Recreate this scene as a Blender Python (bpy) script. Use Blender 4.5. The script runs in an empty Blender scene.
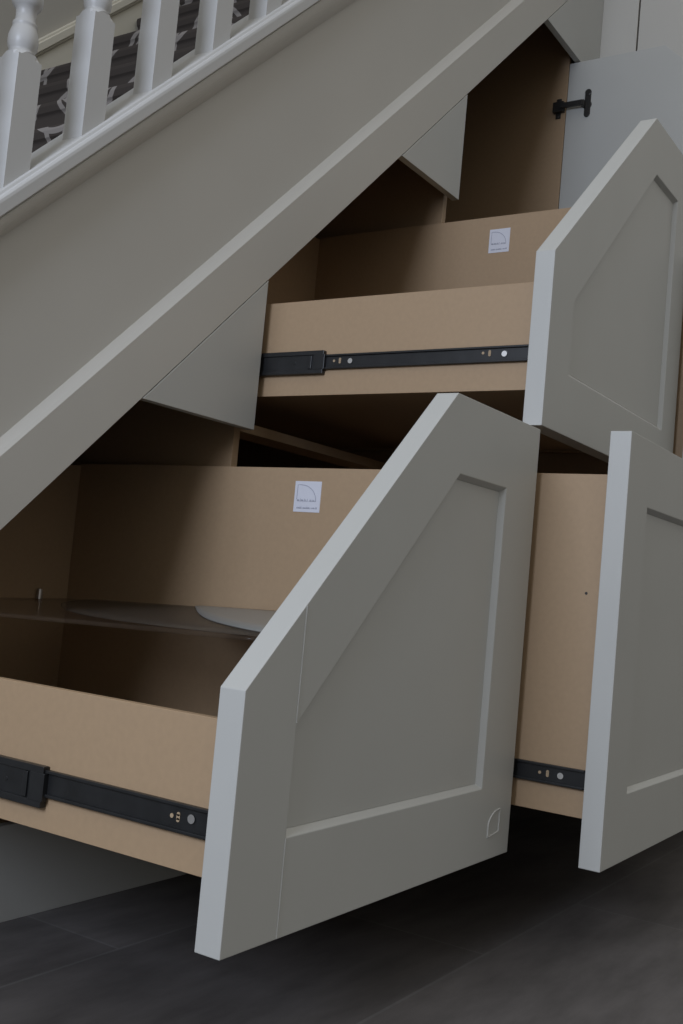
import bpy, bmesh, math
from mathutils import Vector, Matrix
scene = bpy.context.scene
COL = scene.collection
# ------------------------------------------------------------------ materials
def mat(name, color, rough=.5, metallic=0, spec=.5, noise=0, nscale=40, bump=0, coat=0):
    m = bpy.data.materials.new(name); m.use_nodes = True
    nt = m.node_tree; N = nt.nodes; L = nt.links
    b = N['Principled BSDF']
    b.inputs['Base Color'].default_value = (*color, 1)
    b.inputs['Roughness'].default_value = rough
    b.inputs['Metallic'].default_value = metallic
    b.inputs['Specular IOR Level'].default_value = spec
    b.inputs['Coat Weight'].default_value = coat
    tc = N.new('ShaderNodeTexCoord')
    nz = N.new('ShaderNodeTexNoise'); nz.inputs['Scale'].default_value = nscale; nz.inputs['Detail'].default_value = 4
    L.new(tc.outputs['Object'], nz.inputs['Vector'])
    if noise:
        mr = N.new('ShaderNodeMapRange'); mr.inputs['To Min'].default_value = 1-noise; mr.inputs['To Max'].default_value = 1+noise
        mr.inputs['From Min'].default_value = .3; mr.inputs['From Max'].default_value = .7
        L.new(nz.outputs['Fac'], mr.inputs['Value'])
        vm = N.new('ShaderNodeVectorMath'); vm.operation = 'SCALE'; vm.inputs[0].default_value = color
        L.new(mr.outputs['Result'], vm.inputs['Scale']); L.new(vm.outputs['Vector'], b.inputs['Base Color'])
    if bump:
        bp = N.new('ShaderNodeBump'); bp.inputs['Strength'].default_value = bump; bp.inputs['Distance'].default_value = .002
        L.new(nz.outputs['Fac'], bp.inputs['Height']); L.new(bp.outputs['Normal'], b.inputs['Normal'])
    return m
PAINT = mat('grey_paint', (.475, .478, .450), .42, noise=.015, nscale=6)
WHITE = mat('stair_white_paint', (.53, .53, .515), .38, noise=.015, nscale=6)
SPAN = mat('spandrel_paint', (.53, .515, .47), .5, noise=.02, nscale=3)
MDF = mat('veneered_board', (.385, .268, .160), .6, noise=.03, nscale=90, bump=.04)
BLACK = mat('black_steel', (.018, .019, .02), .38, metallic=.2, noise=.2, nscale=30)
STEEL = mat('bright_steel', (.75, .75, .74), .3, metallic=.9, noise=.03)
HOLE = mat('slide_hole', (.40, .30, .19), .7, noise=.03)
LABEL = mat('white_sticker', (.66, .67, .73), .35, noise=.01)
INK = mat('grey_ink', (.30, .31, .38), .6, noise=.02)
PLAST = mat('smoked_shelf', (.085, .062, .045), .16, noise=.15, nscale=8, spec=.6)
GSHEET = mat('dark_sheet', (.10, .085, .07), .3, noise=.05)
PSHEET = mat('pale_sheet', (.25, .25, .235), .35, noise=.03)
WALL = mat('wall_paint', (.36, .34, .29), .8, noise=.02, nscale=5)
SKIRT = mat('cream_paint', (.56, .53, .43), .5, noise=.02, nscale=5)
HINGE = mat('dark_hinge', (.05, .048, .045), .35, metallic=.6, noise=.1)
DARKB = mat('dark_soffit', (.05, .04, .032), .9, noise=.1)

def floor_mat():
    m = bpy.data.materials.new('slate_tile'); m.use_nodes = True
    nt = m.node_tree; N = nt.nodes; L = nt.links; b = N['Principled BSDF']
    tc = N.new('ShaderNodeTexCoord'); mp = N.new('ShaderNodeMapping')
    mp.inputs['Location'].default_value = (-2.035+.515+10.3, .75+5, 0)
    L.new(tc.outputs['Object'], mp.inputs['Vector'])
    br = N.new('ShaderNodeTexBrick'); br.inputs['Scale'].default_value = 1
    br.inputs['Brick Width'].default_value = 1.03; br.inputs['Row Height'].default_value = .5
    br.inputs['Mortar Size'].default_value = .0035; br.inputs['Mortar Smooth'].default_value = .3
    br.inputs['Color1'].default_value = (.083, .076, .073, 1); br.inputs['Color2'].default_value = (.100, .092, .088, 1)
    br.inputs['Mortar'].default_value = (.115, .11, .105, 1)
    L.new(mp.outputs['Vector'], br.inputs['Vector'])
    nz = N.new('ShaderNodeTexNoise'); nz.inputs['Scale'].default_value = 3.2; nz.inputs['Detail'].default_value = 9; nz.inputs['Roughness'].default_value = .65
    mp2 = N.new('ShaderNodeMapping'); mp2.inputs['Scale'].default_value = (1, 3.5, 1)
    L.new(tc.outputs['Object'], mp2.inputs['Vector']); L.new(mp2.outputs['Vector'], nz.inputs['Vector'])
    mr = N.new('ShaderNodeMapRange'); mr.inputs['From Min'].default_value = .3; mr.inputs['From Max'].default_value = .7
    mr.inputs['To Min'].default_value = .72; mr.inputs['To Max'].default_value = 1.3
    L.new(nz.outputs['Fac'], mr.inputs['Value'])
    vm = N.new('ShaderNodeVectorMath'); vm.operation = 'SCALE'
    L.new(br.outputs['Color'], vm.inputs[0]); L.new(mr.outputs['Result'], vm.inputs['Scale'])
    L.new(vm.outputs['Vector'], b.inputs['Base Color'])
    b.inputs['Roughness'].default_value = .62; b.inputs['Specular IOR Level'].default_value = .3
    bp = N.new('ShaderNodeBump'); bp.inputs['Strength'].default_value = .25; bp.inputs['Distance'].default_value = .004
    L.new(nz.outputs['Fac'], bp.inputs['Height']); L.new(bp.outputs['Normal'], b.inputs['Normal'])
    return m
def carpet_mat():
    m = bpy.data.materials.new('trellis_carpet'); m.use_nodes = True
    nt = m.node_tree; N = nt.nodes; L = nt.links; b = N['Principled BSDF']
    b.inputs['Roughness'].default_value = .95; b.inputs['Specular IOR Level'].default_value = .1
    tc = N.new('ShaderNodeTexCoord'); sx = N.new('ShaderNodeSeparateXYZ'); L.new(tc.outputs['Object'], sx.inputs[0])
    def math_(op, a, bb=None):
        n = N.new('ShaderNodeMath'); n.operation = op
        for i, v in enumerate((a, bb)):
            if v is None: continue
            if isinstance(v, (int, float)): n.inputs[i].default_value = v
            else: L.new(v, n.inputs[i])
        return n.outputs[0]
    run = math_('MULTIPLY', sx.outputs['Z'], 1.0)
    def ring(du, dv):
        u = math_('SUBTRACT', math_('FRACT', math_('ADD', math_('DIVIDE', sx.outputs['Y'], .30), 50+du)), .5)
        v = math_('SUBTRACT', math_('FRACT', math_('ADD', math_('DIVIDE', run, .30), 50+dv)), .5)
        d = math_('SQRT', math_('ADD', math_('MULTIPLY', u, u), math_('MULTIPLY', v, v)))
        return math_('LESS_THAN', math_('ABSOLUTE', math_('SUBTRACT', d, .40)), .026)
    mx = math_('MAXIMUM', ring(0, .2), ring(.5, .7))
    mix = N.new('ShaderNodeMix'); mix.data_type = 'RGBA'
    mix.inputs['A'].default_value = (.055, .047, .041, 1); mix.inputs['B'].default_value = (.24, .22, .20, 1)
    L.new(mx, mix.inputs['Factor']); L.new(mix.outputs['Result'], b.inputs['Base Color'])
    return m
FLOOR = floor_mat(); CARPET = carpet_mat()

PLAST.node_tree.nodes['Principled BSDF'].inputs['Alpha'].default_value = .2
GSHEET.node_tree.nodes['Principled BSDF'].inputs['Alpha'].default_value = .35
# ------------------------------------------------------------------ helpers
def finish(name, bm, m, parent=None, bevel=0, smooth=False):
    bmesh.ops.recalc_face_normals(bm, faces=bm.faces)
    me = bpy.data.meshes.new(name); bm.to_mesh(me); bm.free()
    o = bpy.data.objects.new(name, me); COL.objects.link(o); me.materials.append(m)
    if smooth:
        for p in me.polygons: p.use_smooth = True
    if parent: o.parent = parent
    if bevel:
        md = o.modifiers.new('bevel', 'BEVEL'); md.width = bevel; md.segments = 2; md.limit_method = 'ANGLE'; md.angle_limit = math.radians(40)
    return o
def add_prism(bm, poly, axis, a, b):
    """poly: 2-D points in the plane across axis (0:(y,z) 1:(x,z) 2:(x,y)); extruded from a to b"""
    def v(p, t):
        return {0: (t, p[0], p[1]), 1: (p[0], t, p[1]), 2: (p[0], p[1], t)}[axis]
    A = [bm.verts.new(v(p, a)) for p in poly]; B = [bm.verts.new(v(p, b)) for p in poly]
    bm.faces.new(A); bm.faces.new(B[::-1]); n = len(poly)
    for i in range(n): bm.faces.new((A[i], B[i], B[(i+1) % n], A[(i+1) % n]))
def add_box(bm, x0, x1, y0, y1, z0, z1): add_prism(bm, [(x0, z0), (x1, z0), (x1, z1), (x0, z1)], 1, y0, y1)
def box(name, m, parent, x0, x1, y0, y1, z0, z1, bevel=.0008):
    bm = bmesh.new(); add_box(bm, x0, x1, y0, y1, z0, z1); return finish(name, bm, m, parent, bevel)
def prism(name, m, parent, poly, axis, a, b, bevel=.0008):
    bm = bmesh.new(); add_prism(bm, poly, axis, a, b); return finish(name, bm, m, parent, bevel)
def add_cyl(bm, c, axis, r, h, n=20, r2=None):
    r2 = r if r2 is None else r2
    rot = {0: Matrix.Rotation(math.pi/2, 4, 'Y'), 1: Matrix.Rotation(math.pi/2, 4, 'X'), 2: Matrix.Identity(4)}[axis]
    bmesh.ops.create_cone(bm, cap_ends=True, segments=n, radius1=r, radius2=r2, depth=h, matrix=Matrix.Translation(c) @ rot)
def add_tube(bm, pts, r, n=8):
    rings = []
    for i, p in enumerate(pts):
        p = Vector(p); a = Vector(pts[max(i-1, 0)]); b = Vector(pts[min(i+1, len(pts)-1)]); d = (b-a).normalized()
        s = d.cross(Vector((0, 1, 0)) if abs(d.y) < .9 else Vector((1, 0, 0))).normalized(); t = d.cross(s)
        rings.append([bm.verts.new(p + r*(math.cos(2*math.pi*k/n)*s + math.sin(2*math.pi*k/n)*t)) for k in range(n)])
    for A, B in zip(rings, rings[1:]):
        for k in range(n): bm.faces.new((A[k], A[(k+1) % n], B[(k+1) % n], B[k]))
    bm.faces.new(rings[0]); bm.faces.new(rings[-1][::-1])
def root(name, label, cat, loc=(0, 0, 0), group=None):
    o = bpy.data.objects.new(name, None); COL.objects.link(o); o.location = loc; o.empty_display_size = .05
    o['label'] = label; o['category'] = cat
    if group: o['group'] = group
    return o
def settle(r):
    """children were built in world coordinates: make them keep their place under the root"""
    bpy.context.view_layer.update()
    for c in r.children: c.location = c.location - r.location
def struct(o): o['kind'] = 'structure'; return o

S = .953936; SC = -.536          # slope and offset of the raking edge above the fronts
XL, XM, XR, XE = 1.1588, 2.0846, 3.0438, 3.985
Y1, Y2, Y3 = -.760, -.760, -.954
ZB = .196

# ------------------------------------------------------------------ setting
f = box('floor', FLOOR, None, -3.5, 6.5, -4.5, 1.40, -.05, 0, 0); struct(f)
struct(box('wall_back', WALL, None, -3.5, 6.5, 1.375, 1.45, 0, 5, 0))
struct(box('wall_right', SPAN, None, 4.187, 4.30, -.154, 1.374, 0, 4.6, .001))
struct(box('door_1', SPAN, None, 4.190, 4.262, -1.05, -.160, .01, 4.6, .002))
# raking skirting on the far wall
def rake(x, a, b, x0): return a + b*(x-x0)
def band(x0, x1, lo, hi, y0, y1, bm):
    add_prism(bm, [(x0, lo(x0)), (x1, lo(x1)), (x1, hi(x1)), (x0, hi(x0))], 1, y0, y1)
bm = bmesh.new()
top = lambda x: 2.49+.969*(x-2.36); mid = lambda x: 2.444+.972*(x-2.376)
band(.35, 4.2, lambda x: top(x)-.28, mid, 1.357, 1.376, bm)
band(.35, 4.2, mid, top, 1.350, 1.376, bm)
band(.35, 4.2, lambda x: mid(x)+.012, lambda x: top(x)-.012, 1.343, 1.352, bm)
o = finish('trim_1', bm, SKIRT, None, .003); struct(o)

# ------------------------------------------------------------------ staircase
st = root('staircase', 'painted staircase rising to the right with turned white balusters and dark trellis-patterned carpet', 'staircase', (2.4, .65, 0))
cap = lambda x: 1.562+.988*(x-1.442)
fas = lambda x: 1.510+.988*(x-1.442)
cov = lambda x: 1.447+.955*(x-1.442)
bvu = lambda x: .911+.961*(x-1.327)
bvl = lambda x: .887+.958*(x-1.327)
rk = lambda x: S*x+SC
# recessed spandrel panel
XS0, XS1 = .45, 4.185
def rakes(name, m, lo, hi, y0, y1, x0=XS0, x1=XS1, bev=.0008):
    bm = bmesh.new(); band(x0, x1, lo, hi, y0, y1, bm); return finish(name, bm, m, st, bev)
sp = rakes('spandrel_panel', SPAN, lambda x: bvu(x)-.03, lambda x: cap(x)-.015, .025, .044)
# bottom rail with chamfered upper arris
bm = bmesh.new()
def ring(x):
    return [(x, 0, rk(x)), (x, 0, bvl(x)), (x, .025, bvu(x)), (x, .044, bvu(x)), (x, .044, rk(x))]
A = [bm.verts.new(p) for p in ring(.56)]; B = [bm.verts.new(p) for p in ring(XS1)]
bm.faces.new(A); bm.faces.new(B[::-1])
for i in range(5): bm.faces.new((A[i], B[i], B[(i+1) % 5], A[(i+1) % 5]))
finish('bottom_rail', bm, SPAN, st, .0008)
# cap, fascia, cove
bm = bmesh.new()
def sweep(bm, prof, x0, x1):
    """prof: (y, function z(x), dz)"""
    A = [bm.verts.new((x0, y, fn(x0)+dz)) for y, fn, dz in prof]; B = [bm.verts.new((x1, y, fn(x1)+dz)) for y, fn, dz in prof]
    bm.faces.new(A); bm.faces.new(B[::-1]); n = len(prof)
    for i in range(n): bm.faces.new((A[i], B[i], B[(i+1) % n], A[(i+1) % n]))
sweep(bm, [(.10, cap, 0), (-.004, cap, 0), (-.010, cap, -.003), (-.012, cap, -.009), (-.017, cap, -.011), (-.020, cap, -.016),
           (-.021, cap, -.023), (-.021, fas, .003), (-.019, fas, 0), (.10, fas, 0)], XS0, XS1)
finish('string_cap', bm, WHITE, st)
bm = bmesh.new()
prof = [(.034, fas, .001), (-.011, fas, .001), (-.011, fas, -.003)]
for k in range(11):
    t = k/10; a = math.pi*t
    prof.append((-.013+.036*t-.011*math.sin(a), (lambda x, q=t: (fas(x)-.006)*(1-q)+cov(x)*q), .006*math.sin(2*a)*.3))
prof.append((.036, cov, 0))
sweep(bm, prof, XS0, XS1)
finish('cove_moulding', bm, SPAN, st, 0)
# soffit under the steps
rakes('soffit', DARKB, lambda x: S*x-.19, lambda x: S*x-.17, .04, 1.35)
# steps
G, RI = .215, .205
for k in range(-8, 5):
    nx, nz = 2.39+G*k, 2.40+RI*k
    zb = S*(nx)-.168
    poly = [(nx, nz), (nx+.004, nz+.001), (nx+G+.03, nz+.001), (nx+G+.03, S*(nx+G)-.155), (nx+.010, S*nx-.155), (nx+.010, nz-.035), (nx+.002, nz-.028), (nx-.002, nz-.012)]
    prism('step', CARPET, st, poly, 1, .105, 1.349, .004)
# balusters
def baluster(ax):
    bm = bmesh.new(); w = .0555; y0 = -.003
    zt = cap(ax)+.275
    b0 = [(ax, y0), (ax+w, y0), (ax+w, y0+w), (ax, y0+w)]
    lo = [bm.verts.new((x, y, cap(x)-.001)) for x, y in b0]
    hi = [bm.verts.new((x, y, zt-.012)) for x, y in b0]
    bm.faces.new(lo)
    for i in range(4): bm.faces.new((lo[i], hi[i], hi[(i+1) % 4], lo[(i+1) % 4]))
    cx, cy = ax+w/2, y0+w/2; n = 24
    prof = [(.0265, -.002), (.0215, .001), (.0225, .006), (.026, .014), (.0268, .024), (.0262, .036), (.0225, .049), (.0205, .053),
            (.0215, .056), (.0215, .061), (.018, .065), (.0175, .076), (.0185, .088), (.022, .092), (.0265, .099), (.0278, .110), (.0265, .121),
            (.021, .129), (.017, .133), (.018, .15), (.0195, .19), (.022, .26), (.0225, .30), (.0205, .36), (.0175, .44), (.016, .52), (.016, .62)]
    first = []
    for k in range(n):
        a = 2*math.pi*(k+.5)/n; c, s = math.cos(a), math.sin(a)
        q = min(w/2/max(abs(c), abs(s)), .030); first.append(bm.verts.new((cx+c*q, cy+s*q, zt - (.004 if q > .0265 else 0))))
    # shoulder between the square block and the turned part
    sq = []
    for k in range(n):
        a = 2*math.pi*(k+.5)/n; c, s = math.cos(a), math.sin(a); q = w/2/max(abs(c), abs(s))
        sq.append(bm.verts.new((cx+c*q, cy+s*q, zt-.012 - .0)))
    for k in range(n): bm.faces.new((sq[k], sq[(k+1) % n], first[(k+1) % n], first[k]))
    prev = first
    for r, z in prof:
        r *= 1.08
        cur = [bm.verts.new((cx+math.cos(2*math.pi*(k+.5)/n)*r, cy+math.sin(2*math.pi*(k+.5)/n)*r, zt+z)) for k in range(n)]
        for k in range(n): bm.faces.new((prev[k], prev[(k+1) % n], cur[(k+1) % n], cur[k]))
        prev = cur
    bm.faces.new(prev)
    o = finish('baluster', bm, WHITE, st)
    for p in o.data.polygons: p.use_smooth = p.center.z > zt+.0
    return o
for k in range(-1, 7): baluster(1.2555+.178*k+(.006 if k == 0 else 0))
settle(st)

# ------------------------------------------------------------------ cabinet carcass
cb = root('understair_cabinet', 'built-in pale board cabinet carcass with grey fillers under the staircase', 'cabinet', (2.5, .7, 0))
def upright(x0, x1, name='divider'):
    zt = lambda x: S*x-.20
    prism(name, MDF, cb, [(x0, .19), (x1, .19), (x1, zt(x0)), (x0, zt(x0))], 1, .045, 1.335)
upright(XL-.012, XL+.010, 'side_panel'); upright(2.063, 2.087); upright(3.022, 3.046); upright(3.975, 3.995, 'side_panel')
box('bottom_panel', MDF, cb, XL-.012, 3.997, .045, 1.335, .17, .189)
prism('back_panel', MDF, cb, [(.57, .0), (4.184, 0), (4.184, S*4.184-.2), (.57, S*.57-.2)], 1, 1.336, 1.346)
box('rail', MDF, cb, 2.0875, 3.0215, .045, .14, 1.068, 1.093)
box('rail', MDF, cb, 2.0875, 3.0215, 1.2, 1.335, 1.068, 1.093)
box('rail', MDF, cb, 3.0465, 3.9745, .045, .14, 1.745, 1.765)
box('plinth', PAINT, cb, .80, 3.92, 0.0, .02, 0, .187)
def filler(poly): prism('filler_panel', PAINT, cb, poly, 1, 0, .024, .001)
g = .003
zt1 = 1.0685+.0015
def tri(zb, xr):
    x0 = (zb-SC+g)/S; filler([(x0, zb), (xr, zb), (xr, S*xr+SC-g)])
tri(zt1, XM); tri(2.0045, XR)
zt3 = 2.925; x0 = (zt3-SC+g)/S
filler([(x0, zt3), (4.185, zt3), (4.185, S*4.185+SC-g)])
filler([(XE+.016, ZB), (4.185, ZB), (4.185, zt3-.002), (XE+.016, zt3-.002)])
filler([(.80, ZB-.006), (XL-.002, ZB-.006), (XL-.002, S*(XL-.002)+SC-g), (.80, S*.80+SC-g)])
settle(cb)

# ------------------------------------------------------------------ fronts
def shaker(parent, outer, inner, y, th=.044, name='drawer_front', grooves=(), rec=.011, ch=.009):
    n = len(outer); bm = bmesh.new()
    # inset of the inner outline (chamfer foot)
    cx = sum(p[0] for p in inner)/n; cz = sum(p[1] for p in inner)/n
    def inset(P, d):
        out = []
        for i in range(len(P)):
            p0, p1, p2 = Vector(P[i-1]), Vector(P[i]), Vector(P[(i+1) % len(P)])
            d1 = (p1-p0).normalized(); d2 = (p2-p1).normalized()
            n1 = Vector((-d1.y, d1.x)); n2 = Vector((-d2.y, d2.x))
            k = (n1+n2); k = k/(1+n1.dot(n2)); out.append(tuple(p1+k*d))
        return out
    foot = inset(inner, ch)
    V = lambda P, yy: [bm.verts.new((x, yy, z)) for x, z in P]
    of, oi, fo, ob, ib = V(outer, y), V(inner, y), V(foot, y+rec), V(outer, y+th), V(foot, y+th)
    for a, b in ((of, oi), (oi, fo), (fo, ib), (ib, ob), (ob, of)):
        for i in range(n): bm.faces.new((a[i], a[(i+1) % n], b[(i+1) % n], b[i]))
    fr = finish(name, bm, PAINT, parent, .0012)
    big = inset(foot, .0005)
    prism('centre_panel', PAINT, fr, big, 1, y+rec, y+th-.002, 0)
    for (a, b) in grooves:     # fine joint lines between stile and rail
        bm = bmesh.new(); add_prism(bm, [(a[0]-.0011, a[1]), (a[0]+.0011, a[1]), (b[0]+.0011, b[1]), (b[0]-.0011, b[1])], 1, y-.0009, y+.002)
        finish('joint_bead', bm, PAINT, fr)
    return fr
def slide(parent, xface, zi, zo, yf, yo, yback, holes):
    """xface: outer face of the box side; rail stands off it towards -X"""
    bm = bmesh.new()
    add_box(bm, xface-.005, xface-.0003, yf, yback, zi[0], zi[1])
    for a, b in ((zi[0], zi[0]+.005), (zi[1]-.005, zi[1])): add_box(bm, xface-.0095, xface-.004, yf+.004, yback, a, b)
    s = finish('drawer_slide', bm, BLACK, parent, .001)
    if yo is not None:
        bm = bmesh.new()
        add_box(bm, xface-.0105, xface-.0055, yo, yback-.01, zo[0]+.008, zo[1]-.008)
        for a, b in ((zo[0], zo[0]+.011), (zo[1]-.011, zo[1])): add_box(bm, xface-.0135, xface-.001, yo, yback-.01, a, b)
        # moulded end stop
        add_box(bm, xface-.0145, xface-.004, yo-.004, yo+.028, zo[0]+.010, zo[1]-.010)
        add_box(bm, xface-.0140, xface-.004, yo+.034, yo+.044, zo[0]+.012, zo[1]-.012)
        add_cyl(bm, (xface-.0105, yo+.085, (zo[0]+zo[1])/2), 0, .004, .002, 12)
        finish('slide_channel', bm, BLACK, s, .0012)
    for kind, y, z in holes:
        bm = bmesh.new()
        if kind == 'screw':
            add_cyl(bm, (xface-.0062, y, z), 0, .0065, .0025, 20, .0045); finish('screw', bm, STEEL, s)
        elif kind == 'slot':
            add_cyl(bm, (xface-.0054, y, z-.004), 0, .003, .0012, 14); add_cyl(bm, (xface-.0054, y, z+.004), 0, .003, .0012, 14)
            add_box(bm, xface-.0060, xface-.0049, y-.003, y+.003, z-.004, z+.004); finish('slot', bm, HOLE, s)
        else:
            add_cyl(bm, (xface-.0054, y, z), 0, .0032, .0012, 14); finish('hole', bm, HOLE, s)
    return s
def sticker(parent, x, ya, yb, z0, z1):
    """x: face it is stuck on, facing -X; ya is the deeper (left) edge"""
    s = box('sticker', LABEL, parent, x-.0008, x-.0001, yb, ya, z0, z1, 0)
    w = ya-yb; h = z1-z0; xx = x-.0010
    P = lambda u, v: (xx, ya-u*w, z0+v*h)
    pts = [P(.10, .40), P(.11, .88)] + [P(.25+.58*math.sin(t), .36+.52*math.cos(t)) for t in [i*math.pi/2/9 for i in range(10)]]
    bm = bmesh.new(); add_tube(bm, pts, .0007, 6)
    # two lines of small print
    import random
    rnd = random.Random(4)
    for v, hh, words in ((.345, .06, ((.12, .50), (.57, .84))), (.11, .045, ((.12, .30), (.36, .66), (.70, .88)))):
        for a, b in words:
            u = a
            while u < b-.02:
                q = rnd.uniform(.030, .045); tall = hh*(1.0 if rnd.random() < .6 else 1.4)
                y_a = ya-u*w; y_b = ya-(u+q)*w
                zc = z0+v*h
                add_box(bm, xx-.0001, xx+.0003, y_b, y_b+.0010, zc, zc+tall*h)
                add_box(bm, xx-.0001, xx+.0003, y_b, y_a, zc, zc+.0010)
                if rnd.random() < .6: add_box(bm, xx-.0001, xx+.0003, y_a-.001, y_a, zc, zc+hh*h)
                u += q+.014
    finish('sticker_print', bm, INK, s)
    return s

ge = .0015
# --- drawer 1 (low front with raking top, nearest)
d1 = root('pullout_drawer', 'grey sloping-top drawer pulled out at left, with low pale box side and smoked tray inside', 'drawer', (1.62, -.1, ZB), 'pulled-out drawers under the stairs')
c1 = 1.0683-S*1.7008
outer = [(XL, ZB), (XM-ge, ZB), (XM-ge, 1.0683), (1.7008, 1.0683), (XL, S*XL+c1)]
inner = [(1.286, .338), (1.937, .338), (1.937, .926), ((.926+.728)/S, .926), (1.286, S*1.286-.728)]
f1 = shaker(d1, outer, inner, Y1, grooves=[((1.286, .337), (1.286, ZB+.001)), ((1.286, S*1.286-.726), (1.286, S*1.286+c1-.003))])
# embossed maker's arch mark on the lower right corner
bm = bmesh.new(); yy = Y1-.0004
P = lambda u, v: (1.978+.050*u, yy, .240+.050*v)
pts = [P(0, 0), P(0, .42)] + [P(1-math.cos(t)*1.0+.0, .42+.58*math.sin(t)*1.0) for t in [i*math.pi/2/8 for i in range(1, 9)]] + [P(1, .9), P(1, .12), P(.5, .05), P(0, 0)]
add_tube(bm, pts, .0016, 8); finish('embossed_mark', bm, PAINT, f1)
BX0, BX1, BY0, BY1 = XL+.028, 2.045, Y1+.0445, .550
box('near_side', MDF, d1, BX0, BX0+.016, BY0, BY1, .285, .503)
box('far_side', MDF, d1, BX1-.016, BX1, BY0, BY1, .285, .970)
prism('back', MDF, d1, [(BX0+.0165, .285), (BX1-.0165, .285), (BX1-.0165, .965), (BX1-.12, .955), (BX0+.0165, .503)], 1, BY1-.016, BY1-.0005)
box('bottom', MDF, d1, BX0+.0165, BX1-.0165, BY0, BY1-.017, .292, .302)
# bowed smoked tray
bm = bmesh.new(); nx, ny = 10, 28; grid = []
x0, x1_, y0, y1_ = 1.262, BX1-.0165, BY0+.012, BY1-.0175
def trayz(x, y):
    u = (x-x0)/(x1_-x0); v = (y-y0)/(y1_-y0)
    near = .600+.028*(-.13-y); far = .605+.034*(.53-y)
    return near*(1-u)+far*u - .006*math.sin(math.pi*v)*math.sin(math.pi*u)
for lay in (0, 1):
    g_ = [[bm.verts.new((x0+(x1_-x0)*i/nx, y0+(y1_-y0)*j/ny, trayz(x0+(x1_-x0)*i/nx, y0+(y1_-y0)*j/ny)-.005*lay)) for j in range(ny+1)] for i in range(nx+1)]
    for i in range(nx):
        for j in range(ny): bm.faces.new((g_[i][j], g_[i+1][j], g_[i+1][j+1], g_[i][j+1]))
    grid.append(g_)
T, Bm = grid
edge = [(i, 0) for i in range(nx)]+[(nx, j) for j in range(ny)]+[(i, ny) for i in range(nx, 0, -1)]+[(0, j) for j in range(ny, 0, -1)]
for a, b in zip(edge, edge[1:]+edge[:1]): bm.faces.new((T[a[0]][a[1]], T[b[0]][b[1]], Bm[b[0]][b[1]], Bm[a[0]][a[1]]))
tr = finish('inner_tray', bm, PLAST, d1, 0, True); tr['label'] = 'glossy smoked brown tray'
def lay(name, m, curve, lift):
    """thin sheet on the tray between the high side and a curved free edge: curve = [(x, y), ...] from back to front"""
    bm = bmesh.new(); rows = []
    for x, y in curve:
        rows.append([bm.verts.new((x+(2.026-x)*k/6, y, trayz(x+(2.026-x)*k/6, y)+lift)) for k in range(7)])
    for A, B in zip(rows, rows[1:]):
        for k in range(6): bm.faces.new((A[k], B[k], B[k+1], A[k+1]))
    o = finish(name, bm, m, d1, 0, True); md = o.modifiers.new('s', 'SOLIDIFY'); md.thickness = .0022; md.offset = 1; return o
def curve_pts(P, n=8):
    out = []
    for i in range(len(P)-1):
        p0, p1, p2, p3 = P[max(i-1, 0)], P[i], P[i+1], P[min(i+2, len(P)-1)]
        for q in range(n):
            t = q/n
            out.append(tuple(.5*((2*p1[a])+(-p0[a]+p2[a])*t+(2*p0[a]-5*p1[a]+4*p2[a]-p3[a])*t*t+(-p0[a]+3*p1[a]-3*p2[a]+p3[a])*t**3) for a in (0, 1)))
    return out+[P[-1]]
lay('curved_sheet', GSHEET, curve_pts([(1.99, .42), (1.78, .28), (1.56, .02), (1.40, -.25), (1.31, -.48), (1.28, -.69)]), .0006)['label'] = 'thin dark grey curved sheet'  # dark grey area laid over the tray, with a curved free edge
lay('curved_sheet', PSHEET, curve_pts([(2.00, .06), (1.78, -.14), (1.56, -.36), (1.40, -.55), (1.31, -.69)]), .0032)['label'] = 'thin pale grey curved sheet'  # pale grey area over the front part of the tray, same build
bm = bmesh.new(); add_cyl(bm, (1.925, .525, .613), 2, .008, .026, 14, .007); finish('peg', bm, STEEL, d1)
slide(d1, BX0, (.338, .379), (.321, .384), BY0+.004, -.375, .50, [('slot', -.646, .359), ('screw', -.671, .361), ('hole', -.634, .359)])
sticker(d1, BX1-.016, -.183, -.257, .867, .939)
settle(d1)

# --- drawer 2 (upper)
d2 = root('pullout_drawer', 'grey sloping-top drawer pulled out highest, above the rectangular-front one', 'drawer', (2.56, -.1, 1.078), 'pulled-out drawers under the stairs')
c2 = 2.0032-S*2.6883
outer = [(XM+ge, 1.078), (XR-ge, 1.078), (XR-ge, 2.0032), (2.6883, 2.0032), (XM+ge, 1.456)]
ic = c2-.172
inner = [(2.215, 1.212), (2.922, 1.212), (2.922, 1.863), ((1.863-ic)/S, 1.863), (2.215, S*2.215+ic)]
f2 = shaker(d2, outer, inner, Y2)
BX0, BX1, BY0, BY1 = XM+.028, 3.004, Y2+.0445, .52
box('near_side', MDF, d2, BX0, BX0+.016, BY0, BY1, 1.160, 1.398)
box('far_side', MDF, d2, BX1-.016, BX1, BY0, BY1, 1.160, 1.910)
prism('back', MDF, d2, [(BX0+.0165, 1.16), (BX1-.0165, 1.16), (BX1-.0165, 1.905), (BX1-.14, 1.895), (BX0+.0165, 1.398)], 1, BY1-.016, BY1-.0005)
box('bottom', MDF, d2, BX0+.0165, BX1-.0165, BY0, BY1-.017, 1.166, 1.176)
slide(d2, BX0, (1.222, 1.258), (1.211, 1.268), BY0+.004, -.178, .48, [('slot', -.222, 1.242), ('screw', -.252, 1.240), ('hole', -.205, 1.242), ('slot', -.616, 1.243), ('screw', -.652, 1.240), ('hole', -.600, 1.244)])
sticker(d2, BX1-.016, -.152, -.222, 1.792, 1.868)
settle(d2)

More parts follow.
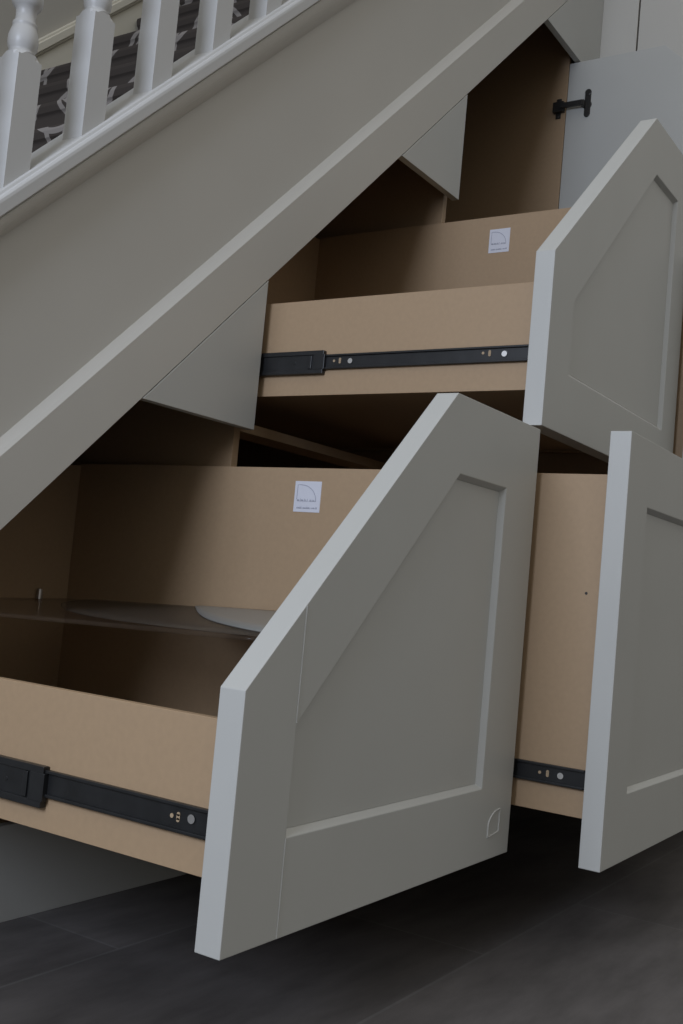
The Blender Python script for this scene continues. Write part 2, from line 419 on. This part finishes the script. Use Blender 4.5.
# --- drawer 3 (lower)
d3 = root('pullout_drawer', 'grey flat-topped rectangular drawer front pulled out furthest, at lower right', 'drawer', (2.56, -.3, ZB), 'pulled-out drawers under the stairs')
outer = [(XM+ge, ZB), (XR-ge, ZB), (XR-ge, 1.0655), (XM+ge, 1.0655)]
inner = [(2.220, .333), (2.917, .333), (2.917, .926), (2.220, .926)]
shaker(d3, outer, inner, Y3)
BY0, BY1 = Y3+.0445, .33
box('near_side', MDF, d3, BX0, BX0+.016, BY0, BY1, .286, .980)
box('far_side', MDF, d3, BX1-.016, BX1, BY0, BY1, .286, .980)
box('back', MDF, d3, BX0+.0165, BX1-.0165, BY1-.016, BY1-.0005, .286, .975)
box('bottom', MDF, d3, BX0+.0165, BX1-.0165, BY0, BY1-.017, .292, .302)
slide(d3, BX0, (.343, .382), None, BY0+.004, None, .28, [('hole', -.807, .363), ('slot', -.824, .363), ('screw', -.852, .363)])
bm = bmesh.new(); add_cyl(bm, (BX0-.0002, -.875, .735), 0, .003, .001, 12); finish('pilot_hole', bm, HINGE, d3)
settle(d3)

# --- tall drawer beyond the upper one: only its shaded side shows past the edge of drawer 2
d4 = root('pullout_drawer', 'shaded board side of another drawer, showing past the upper drawer front at far right', 'drawer', (3.47, -.3, ZB), 'pulled-out drawers under the stairs')
Y4 = -.830
shaker(d4, [(XR+ge, ZB), (3.955, ZB), (3.955, 1.745), (XR+ge, 1.745)], [(3.18, .333), (3.83, .333), (3.83, 1.605), (3.18, 1.605)], Y4)
qx0, qx1, qy0, qy1 = XR+.030, 3.935, Y4+.0445, .38
box('near_side', MDF, d4, qx0, qx0+.016, qy0, qy1, .286, 1.66)
box('far_side', MDF, d4, qx1-.016, qx1, qy0, qy1, .286, 1.66)
box('back', MDF, d4, qx0+.0165, qx1-.0165, qy1-.016, qy1-.0005, .286, 1.655)
box('bottom', MDF, d4, qx0+.0165, qx1-.0165, qy0, qy1-.017, .292, .302)
slide(d4, qx0, (.343, .382), None, qy0+.004, None, .30, [('slot', -.80, .363)])
settle(d4)

# --- hinged cupboard door, open at right angles
dr = root('cupboard_door', 'light grey cupboard door standing open at upper right on a dark hinge', 'door', (3.988, 0, 1.762))
W = 3.985-3.045; flat = 3.985-3.626
poly = [(.043, 1.762), (.012-W, 1.762), (.012-W, 2.921-S*(W-flat)), (.012-flat, 2.921), (.043, 2.921)]
prism('door_panel', PAINT, dr, poly, 0, 3.9765, 3.9985, .0012)
def hinge(z):
    bm = bmesh.new(); X = 3.9765
    add_cyl(bm, (X-.0015, -.046, z-.004), 0, .0185, .004, 24)                     # cup
    add_box(bm, X-.004, X-.0003, -.060, -.034, z-.045, z+.045)                    # cup wing
    add_cyl(bm, (X-.003, -.047, z+.048), 0, .0135, .005, 16); add_cyl(bm, (X-.003, -.047, z-.043), 0, .0125, .005, 16)
    add_box(bm, X-.028, X-.003, -.040, -.028, z-.014, z+.010)                     # knuckle
    add_box(bm, X-.034, X-.020, -.036, .056, z-.012, z+.008)                      # arm
    add_box(bm, X-.024, X-.002, .048, .094, z-.022, z+.020)                       # body on the plate
    add_box(bm, X-.006, X-.0018, .064, .086, z-.044, z+.040)                      # mounting plate
    add_cyl(bm, (X-.007, .075, z+.031), 0, .007, .004, 12); add_cyl(bm, (X-.007, .075, z-.035), 0, .007, .004, 12)
    finish('hinge', bm, HINGE, dr, .0015)
hinge(2.735); hinge(1.86)
settle(dr)

# ------------------------------------------------------------------ light
def area(name, loc, target, sx, sy, power, color):
    l = bpy.data.lights.new(name, 'AREA'); l.shape = 'RECTANGLE'; l.size = sx; l.size_y = sy; l.energy = power; l.color = color
    o = bpy.data.objects.new(name, l); COL.objects.link(o); o.location = loc
    o.rotation_euler = (Vector(target)-Vector(loc)).to_track_quat('-Z', 'Y').to_euler(); return o
area('window_light', (-2.8, -.66, 2.5), (1.8, -.4, 1.0), 1.7, 1.6, 140, (.74, .82, 1.0))
w = bpy.data.worlds.new('world'); scene.world = w; w.use_nodes = True
NW = w.node_tree.nodes; LW = w.node_tree.links; bg = NW['Background']
tcw = NW.new('ShaderNodeTexCoord'); sw = NW.new('ShaderNodeSeparateXYZ'); LW.new(tcw.outputs['Generated'], sw.inputs[0])
rp = NW.new('ShaderNodeValToRGB'); LW.new(sw.outputs['Z'], rp.inputs['Fac'])
rp.color_ramp.elements[0].position = 0.0; rp.color_ramp.elements[0].color = (.135, .13, .125, 1)
rp.color_ramp.elements[1].position = .6; rp.color_ramp.elements[1].color = (.62, .61, .585, 1)
LW.new(rp.outputs['Color'], bg.inputs['Color']); bg.inputs['Strength'].default_value = 1.0

# ------------------------------------------------------------------ camera
R = ((0.53981071, 0.10891077, 0.83471123), (-0.83679178, -0.03843228, 0.54617074), (0.09156374, -0.99330831, 0.07038948))
cam = bpy.data.cameras.new('camera'); co = bpy.data.objects.new('camera', cam); COL.objects.link(co)
cam.sensor_fit = 'VERTICAL'; cam.sensor_height = 36; cam.sensor_width = 24; cam.lens = 1072.18/1024*36; cam.clip_start = .02
M = Matrix(((R[0][0], -R[0][1], -R[0][2], 0), (R[1][0], -R[1][1], -R[1][2], -1.645098), (R[2][0], -R[2][1], -R[2][2], .7), (0, 0, 0, 1)))
co.matrix_world = M
scene.camera = co
vs = scene.view_settings; vs.view_transform = 'Standard'; vs.look = 'None'; vs.gamma = 1; vs.exposure = 0; vs.use_curve_mapping = False
